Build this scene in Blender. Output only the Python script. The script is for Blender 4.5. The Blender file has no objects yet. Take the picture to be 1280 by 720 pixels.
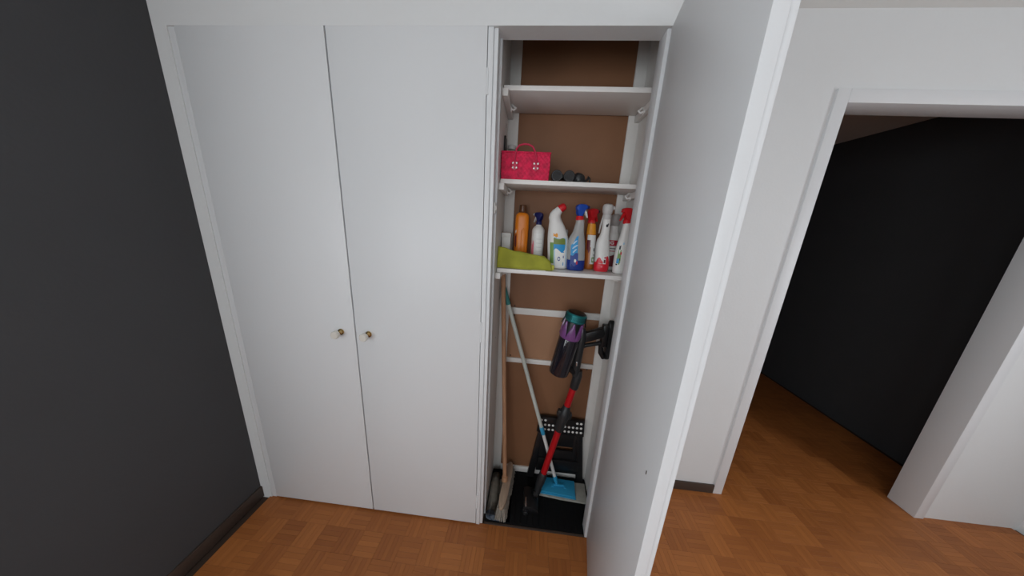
import bpy, bmesh, math, random
import numpy as np
from mathutils import Vector, Matrix
random.seed(7)
SC = 0.8                      # the room is laid out in units of 0.8 m and brought to metres at the end
PI = math.pi

# ---------------------------------------------------------------- camera
cam_d = bpy.data.cameras.new('camera'); cam = bpy.data.objects.new('camera', cam_d)
bpy.context.scene.collection.objects.link(cam); bpy.context.scene.camera = cam
YAW, PITCH, ROLL = -.0729, -.2477, .0543
CAM = Vector((.191, -1.1884, 1.812))
_f = Vector((math.sin(YAW)*math.cos(PITCH), math.cos(YAW)*math.cos(PITCH), math.sin(PITCH)))
_r0 = Vector((math.cos(YAW), -math.sin(YAW), 0)); _u0 = _r0.cross(_f)
_r = _r0*math.cos(ROLL) + _u0*math.sin(ROLL); _u = -_r0*math.sin(ROLL) + _u0*math.cos(ROLL)
m = Matrix((_r, _u, -_f)).transposed().to_4x4(); m.translation = CAM*SC
cam.matrix_world = m
cam_d.sensor_fit = 'HORIZONTAL'; cam_d.sensor_width = 36; cam_d.lens = 325*36/1280
cam_d.clip_start = .02; cam_d.clip_end = 60

# ---------------------------------------------------------------- light
sc = bpy.context.scene
w = bpy.data.worlds.new('world'); sc.world = w; w.use_nodes = True
w.node_tree.nodes['Background'].inputs[0].default_value = (.62, .74, .9, 1)
w.node_tree.nodes['Background'].inputs[1].default_value = .5
sc.view_settings.view_transform = 'Standard'; sc.view_settings.look = 'None'
sc.view_settings.gamma = 1; sc.view_settings.use_curve_mapping = False
sc.view_settings.exposure = -0.27
def area(name, loc, direction, sx, sy, power, col):
    l = bpy.data.lights.new(name, 'AREA'); l.shape = 'RECTANGLE'; l.size = sx*SC; l.size_y = sy*SC
    l.energy = power; l.color = col
    o = bpy.data.objects.new(name, l); sc.collection.objects.link(o)
    o.location = Vector(loc)*SC; o.rotation_euler = Vector(direction).to_track_quat('-Z', 'Y').to_euler()
    return o
XLW = -1.52
# daylight through rear and right windows; left one added to brighten the open door
area('window_daylight', (-.35, -3.62, 1.65), (.0, 1, -.12), 1.9, 1.5, 33, (.92, .97, 1))
area('added_left_fill', (XLW, -2.3, 1.6), (1, .12, -.1), 1.3, 1.4, 22, (.93, .97, 1))
area('side_window_daylight', (3.62, -1.3, 1.55), (-1, .35, -.3), 1.2, 1.4, 24, (.92, .96, 1))

# ---------------------------------------------------------------- helpers
C = sc.collection
def nmat(name, col, rough=.5, metal=0, bump=0, bscale=60, var=0, vscale=4, trans=0, ior=1.45, alpha=1, coat=0, col2=None, stretch=None, spec=.5):
    ma = bpy.data.materials.new(name); ma.use_nodes = True; nt = ma.node_tree; b = nt.nodes['Principled BSDF']
    b.inputs['Roughness'].default_value = rough; b.inputs['Metallic'].default_value = metal
    b.inputs['Base Color'].default_value = (*col, 1); b.inputs['Transmission Weight'].default_value = trans
    b.inputs['IOR'].default_value = ior; b.inputs['Coat Weight'].default_value = coat
    b.inputs['Specular IOR Level'].default_value = spec
    tc = nt.nodes.new('ShaderNodeTexCoord'); mp = nt.nodes.new('ShaderNodeMapping')
    nt.links.new(tc.outputs['Object'], mp.inputs[0])
    if stretch: mp.inputs['Scale'].default_value = stretch
    if var or col2:
        n = nt.nodes.new('ShaderNodeTexNoise'); n.inputs['Scale'].default_value = vscale; n.inputs['Detail'].default_value = 5
        nt.links.new(mp.outputs[0], n.inputs['Vector'])
        r = nt.nodes.new('ShaderNodeValToRGB'); c2 = col2 or tuple(c*(1-var) for c in col); c1 = col if col2 else tuple(min(1, c*(1+var)) for c in col)
        r.color_ramp.elements[0].position = .35; r.color_ramp.elements[1].position = .65
        r.color_ramp.elements[0].color = (*c2, 1); r.color_ramp.elements[1].color = (*c1, 1)
        nt.links.new(n.outputs[0], r.inputs[0]); nt.links.new(r.outputs[0], b.inputs['Base Color'])
    if bump:
        n = nt.nodes.new('ShaderNodeTexNoise'); n.inputs['Scale'].default_value = bscale; n.inputs['Detail'].default_value = 4
        nt.links.new(mp.outputs[0], n.inputs['Vector'])
        bp = nt.nodes.new('ShaderNodeBump'); bp.inputs['Strength'].default_value = bump; bp.inputs['Distance'].default_value = .002
        nt.links.new(n.outputs[0], bp.inputs['Height']); nt.links.new(bp.outputs[0], b.inputs['Normal'])
    return ma
M = {}
M['wall'] = nmat('wall_paint', (.76, .775, .78), .6, bump=.25, bscale=90, var=.012, vscale=1.5)
M['door'] = nmat('door_paint', (.76, .775, .79), .42, bump=.18, bscale=40, var=.012, vscale=1.2)
M['inner'] = nmat('closet_paint', (.72, .705, .68), .5, bump=.3, bscale=50, var=.03, vscale=5)
M['shelf'] = nmat('shelf_paint', (.78, .76, .74), .42, bump=.2, bscale=50, var=.02, vscale=6)
M['ceil'] = nmat('ceiling_paint', (.8, .81, .79), .8, bump=.2)
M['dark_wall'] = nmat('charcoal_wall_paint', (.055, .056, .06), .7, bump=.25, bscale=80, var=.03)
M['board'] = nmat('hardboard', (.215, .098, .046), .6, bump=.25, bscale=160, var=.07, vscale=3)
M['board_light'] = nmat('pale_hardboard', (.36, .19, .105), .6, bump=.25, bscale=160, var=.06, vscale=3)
M['slab'] = nmat('subfloor', (.05, .03, .02), .9)
M['plinth'] = nmat('dark_baseboard', (.06, .04, .03), .6, bump=.1)
M['brass'] = nmat('brass', (.62, .45, .2), .25, 1, bump=.05)
M['porcelain'] = nmat('knob_face', (.75, .72, .66), .2, coat=.4, bump=.02)
M['black'] = nmat('black_plastic', (.008, .008, .009), .38, bump=.2, bscale=200)
M['dark'] = nmat('dark_grey_plastic', (.02, .021, .023), .4, bump=.12, bscale=150)
M['gloss'] = nmat('glossy_black', (.009, .008, .014), .13, coat=.6, bump=.02)
M['rubber'] = nmat('black_rubber', (.0045, .0045, .005), .75, bump=.4, bscale=150, spec=.2)
M['purple'] = nmat('purple_plastic', (.17, .055, .2), .25, coat=.4, bump=.04, var=.15)
M['teal'] = nmat('teal_metallic', (.02, .2, .21), .3, .55, bump=.1)
M['redtube'] = nmat('red_anodised_tube', (.52, .008, .014), .3, .25, bump=.05)
M['steel'] = nmat('steel', (.65, .65, .66), .25, 1, bump=.05)
M['wood'] = nmat('pale_wood', (.44, .235, .13), .55, bump=.3, bscale=40, var=.15, vscale=14, stretch=(6, 6, .6))
M['woodhead'] = nmat('beech_block', (.40, .29, .21), .6, bump=.3, bscale=40, var=.12, vscale=14, stretch=(6, .6, 6))
M['bristle'] = nmat('grey_bristle', (.30, .27, .23), .8, var=.35, vscale=300)
M['mopstick'] = nmat('painted_steel_stick', (.5, .53, .49), .35, bump=.05, var=.05)
M['sky'] = nmat('sky_blue_plastic', (.03, .30, .52), .4, bump=.05)
M['seagreen'] = nmat('sea_green_grip', (.04, .2, .19), .5, bump=.05)
M['towel'] = nmat('grey_cloth', (.46, .43, .37), .95, bump=.8, bscale=500, var=.15, vscale=40)
M['bluecloth'] = nmat('blue_grey_cloth_edge', (.5, .56, .64), .95, bump=.8, bscale=500, col2=(.12, .16, .24), vscale=50)
M['palecloth'] = nmat('pale_cloth', (.36, .35, .31), .95, bump=.8, bscale=500, var=.12, vscale=30)
M['green'] = nmat('green_microfibre', (.66, .66, .10), .95, bump=.7, bscale=600, var=.12, vscale=14)
M['greenedge'] = nmat('light_green_hem', (.78, .78, .22), .95, bump=.6, bscale=500)
M['pink'] = nmat('pink_straw', (.62, .004, .06), .6, bump=.7, bscale=260, var=.22, vscale=60)
M['pinkstrap'] = nmat('pink_leather', (.5, .012, .06), .4, bump=.2)
M['stud'] = nmat('silver_stud', (.9, .84, .84), .25, .6, bump=.02)
M['glass'] = nmat('jar_glass', (.62, .64, .55), .12, trans=.75, bump=.02)
M['white'] = nmat('white_plastic', (.72, .71, .69), .38, bump=.05, var=.02)
M['grey'] = nmat('light_grey_plastic', (.52, .51, .50), .4, bump=.05)
M['greyd'] = nmat('mid_grey_plastic', (.36, .34, .33), .42, bump=.05)
M['orange'] = nmat('orange_plastic', (.78, .22, .008), .35, bump=.05, var=.05)
M['amber'] = nmat('amber_plastic', (.13, .05, .02), .25, trans=.2, bump=.02)
M['navy'] = nmat('navy_plastic', (.008, .012, .09), .35, bump=.05)
M['blue'] = nmat('blue_plastic', (.008, .06, .38), .35, bump=.05)
M['red'] = nmat('red_plastic', (.58, .012, .018), .35, bump=.05)
M['clear'] = nmat('clear_bottle_plastic', (.74, .75, .74), .22, trans=.6, bump=.03)
M['bluefluid'] = nmat('blue_cleaner', (.012, .04, .26), .12, trans=.2, bump=.02)
M['redfluid'] = nmat('red_cleaner_print', (.62, .015, .03), .3, bump=.02)
M['orangefluid'] = nmat('orange_cleaner', (.55, .16, .03), .25, trans=.15, bump=.02)
M['pwhite'] = nmat('print_white', (.78, .78, .76), .45, bump=.02)
M['pblue'] = nmat('print_blue', (.02, .28, .6), .45, bump=.02)
M['plblue'] = nmat('print_pale_blue', (.42, .6, .75), .45, bump=.02)
M['pgreen'] = nmat('print_green', (.16, .3, .07), .45, bump=.02)
M['polive'] = nmat('print_olive', (.16, .22, .04), .45, bump=.02)
M['porange'] = nmat('print_orange', (.75, .3, .02), .45, bump=.02)
M['pred'] = nmat('print_red', (.5, .015, .04), .45, bump=.02)
M['pblack'] = nmat('print_black', (.02, .02, .025), .45, bump=.02)
M['pnavy'] = nmat('print_navy', (.02, .05, .25), .45, bump=.02)
M['pmaroon'] = nmat('print_maroon', (.14, .012, .02), .45, bump=.02)
M['ppink'] = nmat('print_pink', (.75, .2, .25), .45, bump=.02)
M['lens'] = nmat('lens_glass', (.004, .004, .006), .05, coat=1, bump=.005)
def glassmat():
    ma = bpy.data.materials.new('window_pane_glass'); ma.use_nodes = True; nt = ma.node_tree
    t = nt.nodes.new('ShaderNodeBsdfTransparent'); g = nt.nodes.new('ShaderNodeBsdfGlossy'); g.inputs['Roughness'].default_value = .02
    mx = nt.nodes.new('ShaderNodeMixShader'); mx.inputs[0].default_value = .07
    nt.links.new(t.outputs[0], mx.inputs[1]); nt.links.new(g.outputs[0], mx.inputs[2])
    nt.links.new(mx.outputs[0], nt.nodes['Material Output'].inputs[0]); return ma
M['pane'] = glassmat()
def parquetmat():
    ma = bpy.data.materials.new('mosaic_parquet'); ma.use_nodes = True; nt = ma.node_tree; b = nt.nodes['Principled BSDF']
    N = nt.nodes.new; L = nt.links.new
    tc = N('ShaderNodeTexCoord'); mp = N('ShaderNodeMapping'); mp.inputs['Scale'].default_value = (3, 40, 1); L(tc.outputs['Object'], mp.inputs[0])
    oi = N('ShaderNodeObjectInfo'); ge = N('ShaderNodeNewGeometry')
    n = N('ShaderNodeTexNoise'); n.noise_dimensions = '4D'; n.inputs['Scale'].default_value = 3; n.inputs['Detail'].default_value = 6
    L(mp.outputs[0], n.inputs['Vector'])
    ad = N('ShaderNodeMath'); ad.operation = 'MULTIPLY_ADD'; ad.inputs[1].default_value = 40; L(oi.outputs['Random'], ad.inputs[0]); L(ge.outputs['Random Per Island'], ad.inputs[2])
    m2 = N('ShaderNodeMath'); m2.operation = 'MULTIPLY'; m2.inputs[1].default_value = 17; L(ad.outputs[0], m2.inputs[0]); L(m2.outputs[0], n.inputs['W'])
    # tone = .45*island + .35*object + .35*grain
    a = N('ShaderNodeMath'); a.operation = 'MULTIPLY'; a.inputs[1].default_value = .30; L(ge.outputs['Random Per Island'], a.inputs[0])
    c = N('ShaderNodeMath'); c.operation = 'MULTIPLY_ADD'; c.inputs[1].default_value = .4; L(oi.outputs['Random'], c.inputs[0]); L(a.outputs[0], c.inputs[2])
    d = N('ShaderNodeMath'); d.operation = 'MULTIPLY_ADD'; d.inputs[1].default_value = .4; L(n.outputs[0], d.inputs[0]); L(c.outputs[0], d.inputs[2])
    r = N('ShaderNodeValToRGB'); L(d.outputs[0], r.inputs[0]); e = r.color_ramp.elements
    e[0].position = .1; e[0].color = (.27, .080, .017, 1); e[1].position = .95; e[1].color = (.50, .175, .042, 1)
    L(r.outputs[0], b.inputs['Base Color']); b.inputs['Roughness'].default_value = .5
    bp = N('ShaderNodeBump'); bp.inputs['Strength'].default_value = .12; bp.inputs['Distance'].default_value = .001; L(n.outputs[0], bp.inputs['Height']); L(bp.outputs[0], b.inputs['Normal'])
    return ma
M['parquet'] = parquetmat()

def link(name, me, mat, parent=None, loc=(0, 0, 0), rot=None):
    o = bpy.data.objects.new(name, me); C.objects.link(o)
    if mat and not me.materials: me.materials.append(mat if not isinstance(mat, str) else M[mat])
    o.location = loc
    if rot: o.rotation_euler = rot
    if parent: o.parent = parent
    return o
def tag(o, label, cat, group=None):
    o['label'] = label; o['category'] = cat
    if group: o['group'] = group
    return o
def empty(name, loc, label=None, cat=None, group=None, rz=0):
    o = bpy.data.objects.new(name, None); C.objects.link(o); o.location = loc; o.rotation_euler = (0, 0, rz); o.empty_display_size = .05
    if label: tag(o, label, cat, group)
    return o
class B:
    """collects shapes of one part"""
    def __init__(s): s.bm = bmesh.new()
    def box(s, x0, x1, y0, y1, z0, z1, bev=0, rot=None, seg=2):
        r = bmesh.ops.create_cube(s.bm, size=1); v = r['verts']
        cx, cy, cz = (x0+x1)/2, (y0+y1)/2, (z0+z1)/2
        for q in v: q.co = Vector((q.co.x*(x1-x0), q.co.y*(y1-y0), q.co.z*(z1-z0)))
        if bev:
            ed = list({e for q in v for e in q.link_edges})
            rr = bmesh.ops.bevel(s.bm, geom=ed, offset=bev, segments=seg, profile=.5, affect='EDGES')
            v = list({q for f in rr['faces'] for q in f.verts} | {q for q in v if q.is_valid})
        if rot: bmesh.ops.rotate(s.bm, verts=v, cent=(0, 0, 0), matrix=rot)
        bmesh.ops.translate(s.bm, verts=v, vec=(cx, cy, cz)); return s
    def rings(s, rings, cap0=True, cap1=True, closed=True):
        vs = [[s.bm.verts.new(p) for p in r] for r in rings]; n = len(vs[0])
        for a, b in zip(vs, vs[1:]):
            for i in range(n if closed else n-1):
                j = (i+1) % n; s.bm.faces.new((a[i], a[j], b[j], b[i]))
        if cap0: s.bm.faces.new(list(reversed(vs[0])))
        if cap1: s.bm.faces.new(vs[-1])
        return s
    def tube(s, pts, rad, n=16, sy=1, cap=True):
        pts = [Vector(p) for p in pts]
        if not isinstance(rad, (list, tuple)): rad = [rad]*len(pts)
        out = []; t0 = (pts[1]-pts[0]).normalized()
        ref = Vector((0, 0, 1)) if abs(t0.z) < .9 else Vector((0, 1, 0))
        a = t0.cross(ref).normalized()
        for i, p in enumerate(pts):
            t = (pts[min(i+1, len(pts)-1)]-pts[max(i-1, 0)]).normalized()
            a = (a - t*a.dot(t)).normalized(); b = t.cross(a)
            out.append([p + a*rad[i]*math.cos(2*PI*k/n) + b*rad[i]*sy*math.sin(2*PI*k/n) for k in range(n)])
        return s.rings(out, cap, cap)
    def lathe(s, prof, c=(0, 0, 0), n=24):
        c = Vector(c)
        return s.rings([[c+Vector((r*math.cos(2*PI*k/n), r*math.sin(2*PI*k/n), z)) for k in range(n)] for r, z in prof])
    def prism(s, poly, t0, t1, axis='Y', bev=0):
        """poly of 2D points extruded along an axis; Y: (x,z), X: (y,z), Z: (x,y)"""
        def P(a, b, t): return {'Y': (a, t, b), 'X': (t, a, b), 'Z': (a, b, t)}[axis]
        r0 = [s.bm.verts.new(P(a, b, t0)) for a, b in poly]; r1 = [s.bm.verts.new(P(a, b, t1)) for a, b in poly]
        n = len(poly); fs = [s.bm.faces.new(r0), s.bm.faces.new(list(reversed(r1)))]
        for i in range(n): fs.append(s.bm.faces.new((r0[i], r1[i], r1[(i+1) % n], r0[(i+1) % n])))
        if bev: bmesh.ops.bevel(s.bm, geom=list({e for f in fs[:2] for e in f.edges}), offset=bev, segments=2, profile=.5, affect='EDGES')
        return s
    def xf(s, mtx): bmesh.ops.transform(s.bm, matrix=mtx, verts=s.bm.verts[:]); return s
    def make(s, name, mat, parent=None, loc=(0, 0, 0), smooth=True, rot=None, angle=35):
        bmesh.ops.recalc_face_normals(s.bm, faces=s.bm.faces[:])
        if smooth:
            for f in s.bm.faces: f.smooth = True
            for e in s.bm.edges:
                if len(e.link_faces) == 2 and e.calc_face_angle(0) > math.radians(angle): e.smooth = False
        me = bpy.data.meshes.new(name); s.bm.to_mesh(me); s.bm.free()
        return link(name, me, mat, parent, loc, rot)
def struct(o, label=None, cat=None):
    o['kind'] = 'structure'
    if label: o['label'] = label; o['category'] = cat
    return o

# ---------------------------------------------------------------- the room
XL, XR, YB, YR, ZC = -1.45, 3.55, -3.55, .40, 2.84      # left wall, right wall, window wall, recess wall, ceiling
CR = 1.0                                                   # outer right side of the closet block
ZT, JX, FD = 2.524, .62, .0675                             # opening: top, width, depth of the frame
LI, RI, D = .0085, .688, .3725                             # inside of the closet: left, right, face of the back rails
FL = -.012                                                 # face of the doors and of the wall over them
YH = 3.0
struct(B().box(XL-.1, XR+.1, YB-.1, YH, -.1, -.012).make('floor', 'slab'))
floor = bpy.data.objects['floor']
struct(B().box(XL-.1, XR+.1, YB-.1, YH, ZC, ZC+.1).make('ceiling', 'ceil'))
ly0, ly1, lz0, lz1 = -2.95, -1.65, .9, 2.3
wl = B(); wl.box(XL-.1, XL, YB, ly0, -.012, ZC).box(XL-.1, XL, ly1, .9, -.012, ZC).box(XL-.1, XL, ly0, ly1, -.012, lz0).box(XL-.1, XL, ly0, ly1, lz1, ZC)
struct(wl.make('wall_left', 'dark_wall', smooth=False))
wr = B(); wy0, wy1, wz0, wz1 = -1.9, -.7, .85, 2.25
wr.box(XR, XR+.12, YB, wy0, -.012, ZC).box(XR, XR+.12, wy1, YR+.12, -.012, ZC).box(XR, XR+.12, wy0, wy1, -.012, wz0).box(XR, XR+.12, wy0, wy1, wz1, ZC)
struct(wr.make('wall_right', 'wall'))
bx0, bx1, bz0, bz1 = -1.3, .6, .9, 2.4
wb = B(); wb.box(XL, bx0, YB-.12, YB, -.012, ZC).box(bx1, XR, YB-.12, YB, -.012, ZC).box(bx0, bx1, YB-.12, YB, -.012, bz0).box(bx0, bx1, YB-.12, YB, bz1, ZC)
struct(wb.make('wall_rear', 'wall'))
def window(name, a0, a1, z0, z1, pos, axis):
    root = struct(empty(name, (0, 0, 0)))
    f = B(); t = .05; mid = (a0+a1)/2
    def bx(p0, p1, q0, q1, d0=-.03, d1=.03):
        if axis == 'Y': f.box(p0, p1, pos+d0, pos+d1, q0, q1, .004)
        else: f.box(pos+d0, pos+d1, p0, p1, q0, q1, .004)
    bx(a0, a0+t, z0, z1); bx(a1-t, a1, z0, z1); bx(a0, a1, z0, z0+t); bx(a0, a1, z1-t, z1); bx(mid-t/2, mid+t/2, z0, z1)
    f.make('window_frame', 'door', root)
    g = B()
    for p0, p1 in ((a0+t, mid-t/2), (mid+t/2, a1-t)):
        g = B()
        if axis == 'Y': g.box(p0, p1, pos-.004, pos+.004, z0+t, z1-t)
        else: g.box(pos-.004, pos+.004, p0, p1, z0+t, z1-t)
        g.make('pane', 'pane', root, smooth=False)
window('window_1', bx0, bx1, bz0, bz1, YB-.04, 'Y'); window('window_2', wy0, wy1, wz0, wz1, XR+.04, 'X'); window('window_added', ly0, ly1, lz0, lz1, XL-.03, 'X')  # the left-wall window is added, for more light on the open door
# front wall: the bank of closet doors, flush panel over them, pier on the right
fw = B()
fw.box(XL, CR, FL, FD, ZT, ZC)                      # over the doors
fw.box(.668, CR, FL, FD, -.012, ZT)                 # right of the opening
fw.box(CR-.02, CR, FD, YR, -.012, ZC)               # side of the closet block
fw.box(XL, -1.385, FL, FD, -.012, ZT)
struct(fw.make('wall_front', 'wall', smooth=False))
# recess on the right with an unlit passage
rw = B(); px0, px1, pz = 1.62, 2.95, 2.5
rw.box(CR-.02, px0, YR, YR+.12, -.012, ZC).box(px1, XR, YR, YR+.12, -.012, ZC).box(px0, px1, YR, YR+.12, pz, ZC)
struct(rw.make('wall_recess', 'wall', smooth=False))
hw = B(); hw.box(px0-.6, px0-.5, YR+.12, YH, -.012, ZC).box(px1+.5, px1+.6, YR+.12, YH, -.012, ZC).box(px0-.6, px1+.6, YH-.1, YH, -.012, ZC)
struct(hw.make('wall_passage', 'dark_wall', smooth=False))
tr = B(); tr.box(px0-.02, px0+.04, YR-.012, YR+.13, 0, pz+.02, .003).box(px1-.04, px1+.02, YR-.012, YR+.13, 0, pz+.02, .003).box(px0+.04, px1-.04, YR-.012, YR+.13, pz-.04, pz+.02, .003)
struct(tr.make('trim_1', 'door'))
struct(B().box(CR, px0-.02, YR-.012, YR, 0, .07, .002).make('baseboard_recess', 'plinth'))
struct(B().box(XL, XL+.012, YB, FL, 0, .08, .002).make('baseboard_left', 'plinth'))
# parquet: squares of five strips
def square_mesh():
    b = B(); s = .12; w5 = s/5
    for k in range(5):
        h = random.uniform(-.0004, .0004)
        b.box(-s/2+.0004, s/2-.0004, -s/2+k*w5+.0003, -s/2+(k+1)*w5-.0003, -.011, h, .0004, seg=1)
    me = b.make('parquet_block', 'parquet', smooth=False); d = me.data; bpy.data.objects.remove(me); return d
sq = [square_mesh() for _ in range(3)]
cells = []
def pxy(x, y, z=0):
    v = Vector((x, y, z))-CAM; d = v.dot(_f)
    if d < .05: return None
    return 640+325*v.dot(_r)/d, 360-325*v.dot(_u)/d
nx0, nx1 = int((XL-CR)/.12)-1, int((XR-CR)/.12)+1
for i in range(nx0, nx1):
    for j in range(int(YB/.12)-1, int(YH/.12)+1):
        x, y = CR+(i+.5)*.12, (j+.5)*.12
        if x-.06 < XL-.05 or x > XR+.03 or y < YB-.03: continue
        if x < CR-.001 and y > 0: continue
        if y > YR+.12 and (x < px0-.5 or x > px1+.5 or y > YH-.1): continue
        p = pxy(x, y); q = pxy(x+.12, y); r_ = pxy(x, y+.12)
        ar = 0
        if p and q and r_ and -20 < p[0] < 1300 and p[1] < 745 and p[1] > 0:
            ar = abs((q[0]-p[0])*(r_[1]-p[1])-(q[1]-p[1])*(r_[0]-p[0]))
        cells.append((ar, i, j, x, y))
cells.sort(key=lambda c: -c[0])
rest_v, rest_f = [], []
for k, (ar, i, j, x, y) in enumerate(cells):
    rz = (PI/2 if (i+j) % 2 else 0)
    if k < 290 and ar > 0:
        o = bpy.data.objects.new('parquet_block', sq[(i*7+j*3) % 3]); C.objects.link(o); o.location = (x, y, 0); o.rotation_euler = (0, 0, rz); o.parent = floor
    else:
        for n in range(5):
            a0, a1, b0, b1 = -.0596, .0596, -.06+n*.024+.0004, -.06+(n+1)*.024-.0004
            base = len(rest_v)
            for (a, b_) in ((a0, b0), (a1, b0), (a1, b1), (a0, b1)):
                X, Y = (a, b_) if rz == 0 else (-b_, a)
                rest_v += [(x+X, y+Y, -.0), (x+X, y+Y, -.011)]
            rest_f += [(base, base+2, base+4, base+6)] + [(base+2*q, base+2*q+1, base+(2*q+3) % 8, base+(2*q+2) % 8) for q in range(4)]
me = bpy.data.meshes.new('parquet_block'); me.from_pydata(rest_v, [], rest_f)
o = link('parquet_strips', me, 'parquet', floor); o['kind'] = 'stuff'

# ---------------------------------------------------------------- closet doors
def hinge(parent, x, y, z0, z1):
    h = B().tube([(x, y, z0), (x, y, z1)], .0055, 10); h.make('hinge', 'door', parent)
def knob(parent, x, z):
    b = B().tube([(x, FL, z), (x, FL-.004, z), (x, FL-.005, z), (x, FL-.012, z), (x, FL-.02, z), (x, FL-.03, z)], [.0165, .0165, .011, .0085, .0095, .015], 20)
    k = b.make('knob', 'brass', parent)
    B().tube([(x, FL-.028, z), (x, FL-.033, z), (x, FL-.047, z), (x, FL-.052, z), (x, FL-.053, z)], [.015, .0195, .0205, .018, .012], 24).make('knob_face', 'porcelain', k)
def leaf(name, x0, x1, kx, hx, label):
    root = struct(empty(name, (0, 0, 0)), label, 'door')
    B().box(x0, x1, FL, .012, .012, ZT+.0, .0005).make('door_leaf', 'door', root)
    if kx is not None: knob(root, kx, 1.214)
    for z0, z1 in ((2.298, 2.39), (1.221, 1.33), (.13, .23)): hinge(root, hx, FL+.006, z0, z1)
leaf('door_1', -.690, -.0405, -.622, -.037, 'wide flat white closet door just left of the open closet, with brass knob')
leaf('door_2', -1.35, -.697, -.772, -1.353, 'flat white closet door at the left edge, beyond the narrow gap')
fr = B()
fr.box(-.0385, -.017, -.008, FD, 0, ZT, .0015).box(-.017, 0, -.0, FD, 0, ZT, .0015)
fr.box(-.012, LI-.0, FD-.01, FD+.004, 0, ZT)
struct(fr.make('trim_2', 'door'))
fr = B(); fr.box(JX, .668, 0, FD, 0, ZT, .002)
struct(fr.make('trim_3', 'door'))
struct(B().box(-1.385, -1.356, -.008, FD, 0, ZT, .0015).make('trim_4', 'door'))
struct(B().box(-1.356, -.017, .014, FD, -.012, .06).make('trim_5', 'plinth'))
# the open door
DA = 1.4029; dd = Vector((-math.cos(DA), -math.sin(DA), 0)); rzd = math.atan2(dd.y, dd.x)
root = struct(empty('door_3', (.632, -.004, 0), rz=rzd), 'wide open white closet door swung toward the camera on the right', 'door')
# local x runs along the door away from the hinge; local +y is the outer face
B().box(.002, .688, .0, .024, .012, ZT, .0015).box(.002, .682, .024, .038, .012, ZT, .0015).make('door_leaf', 'door', root)
B().box(.523, .5265, -.0012, .0004, .0, .010).xf(Matrix.Translation((0, 0, 0))).make('chip', 'plinth', root, loc=(.095, 0, 1.19))
for z0, z1 in ((2.298, 2.39), (1.221, 1.33), (.13, .23)): B().tube([(0, .006, z0), (0, .006, z1)], .0055, 10).make('hinge', 'door', root)

# ---------------------------------------------------------------- inside of the closet
cl = empty('closet', (.35, .2, 0), 'tall narrow open closet with white frame and brown hardboard back', 'closet')
def cp(name, b, mat, **k):
    o = b.make(name, mat, None, **k); o.parent = cl; o.location = Vector((-.35, -.2, 0)); return o
cp('side_panel', B().box(LI-.02, LI, FD, .395, 0, ZC-.01), 'inner', smooth=False)
cp('side_panel', B().box(RI, RI+.02, FD, .395, 0, ZC-.01), 'inner', smooth=False)
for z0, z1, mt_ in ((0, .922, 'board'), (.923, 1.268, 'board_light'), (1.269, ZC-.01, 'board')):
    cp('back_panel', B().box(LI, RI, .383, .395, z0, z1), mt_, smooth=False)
cp('stile', B().box(LI, .0645, D, .384, .0, ZC-.01, .001), 'inner')
cp('stile', B().box(.633, RI, D, .384, .0, ZC-.01, .001), 'inner')
for z0, z1 in ((1.248, 1.290), (.907, .939), (.0, .05)):
    cp('rail', B().box(.0645, .633, D, .384, z0, z1, .001), 'inner')
for x, z in ((.10, 1.236), (.09, .952), (.1, 1.30), (.18, .93), (.60, .897)):
    cp('screw', B().tube([(x, D+.008, z), (x, D+.0115, z)], .0045, 8), 'black')
cp('plinth', B().box(LI, RI, .0, .012, -.012, .004, .001), 'plinth')
# pock marks and a latch plate on the left side
for x, y, z, s in ((LI, .30, .86, .012), (LI, .30, 1.36, .010), (LI, .2, 1.15, .006), (LI, .35, .62, .012), (LI, .30, 2.28, .012)):
    cp('screw_hole', B().box(x-.001, x+.0006, y, y+.004, z, z+s*1.6), 'black', smooth=False)
cp('latch', B().box(-.0005, .008, .028, .05, 1.845, 1.895, .002).box(.006, .012, .033, .045, 1.86, 1.88, .001), 'white')
SH = []
for i, (zs, lab) in enumerate(((2.393, 'empty white shelf, topmost in the open closet'), (2.008, 'white shelf carrying the pink basket and the binoculars'), (1.5795, 'white shelf carrying the row of cleaning bottles'))):
    s = empty('shelf', (.35, .24, zs-.02), lab, 'shelf', 'closet shelves')
    yf = .119 if i != 0 else .125
    b = B().box(.012-.35, .684-.35, yf-.24, .3715-.24, 0, .02, .0015); b.make('board', 'shelf', s)
    for x0, x1 in ((LI+.0005, .034), (.662, RI-.0005)):
        B().box(x0-.35, x1-.35, yf-.024-.24, .3715-.24, -.031, -.0005, .002).make('cleat', 'shelf', s)
    for sx, X in ((1, .036), (-1, .66)):
        h = B().tube([(X-.35, .03, -.002), (X+sx*.012-.35, .022, -.013), (X+sx*.02-.35, .016, -.02), (X+sx*.012-.35, .012, -.03), (X-.35, .01, -.026)], .0055, 8)
        h.tube([(X-.35-sx*.003, .012, -.028), (X-.35+sx*.002, .012, -.028)], .012, 12)
        h.make('bracket', 'shelf', s)
Z3, Z2 = 1.58, 2.0085

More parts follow.
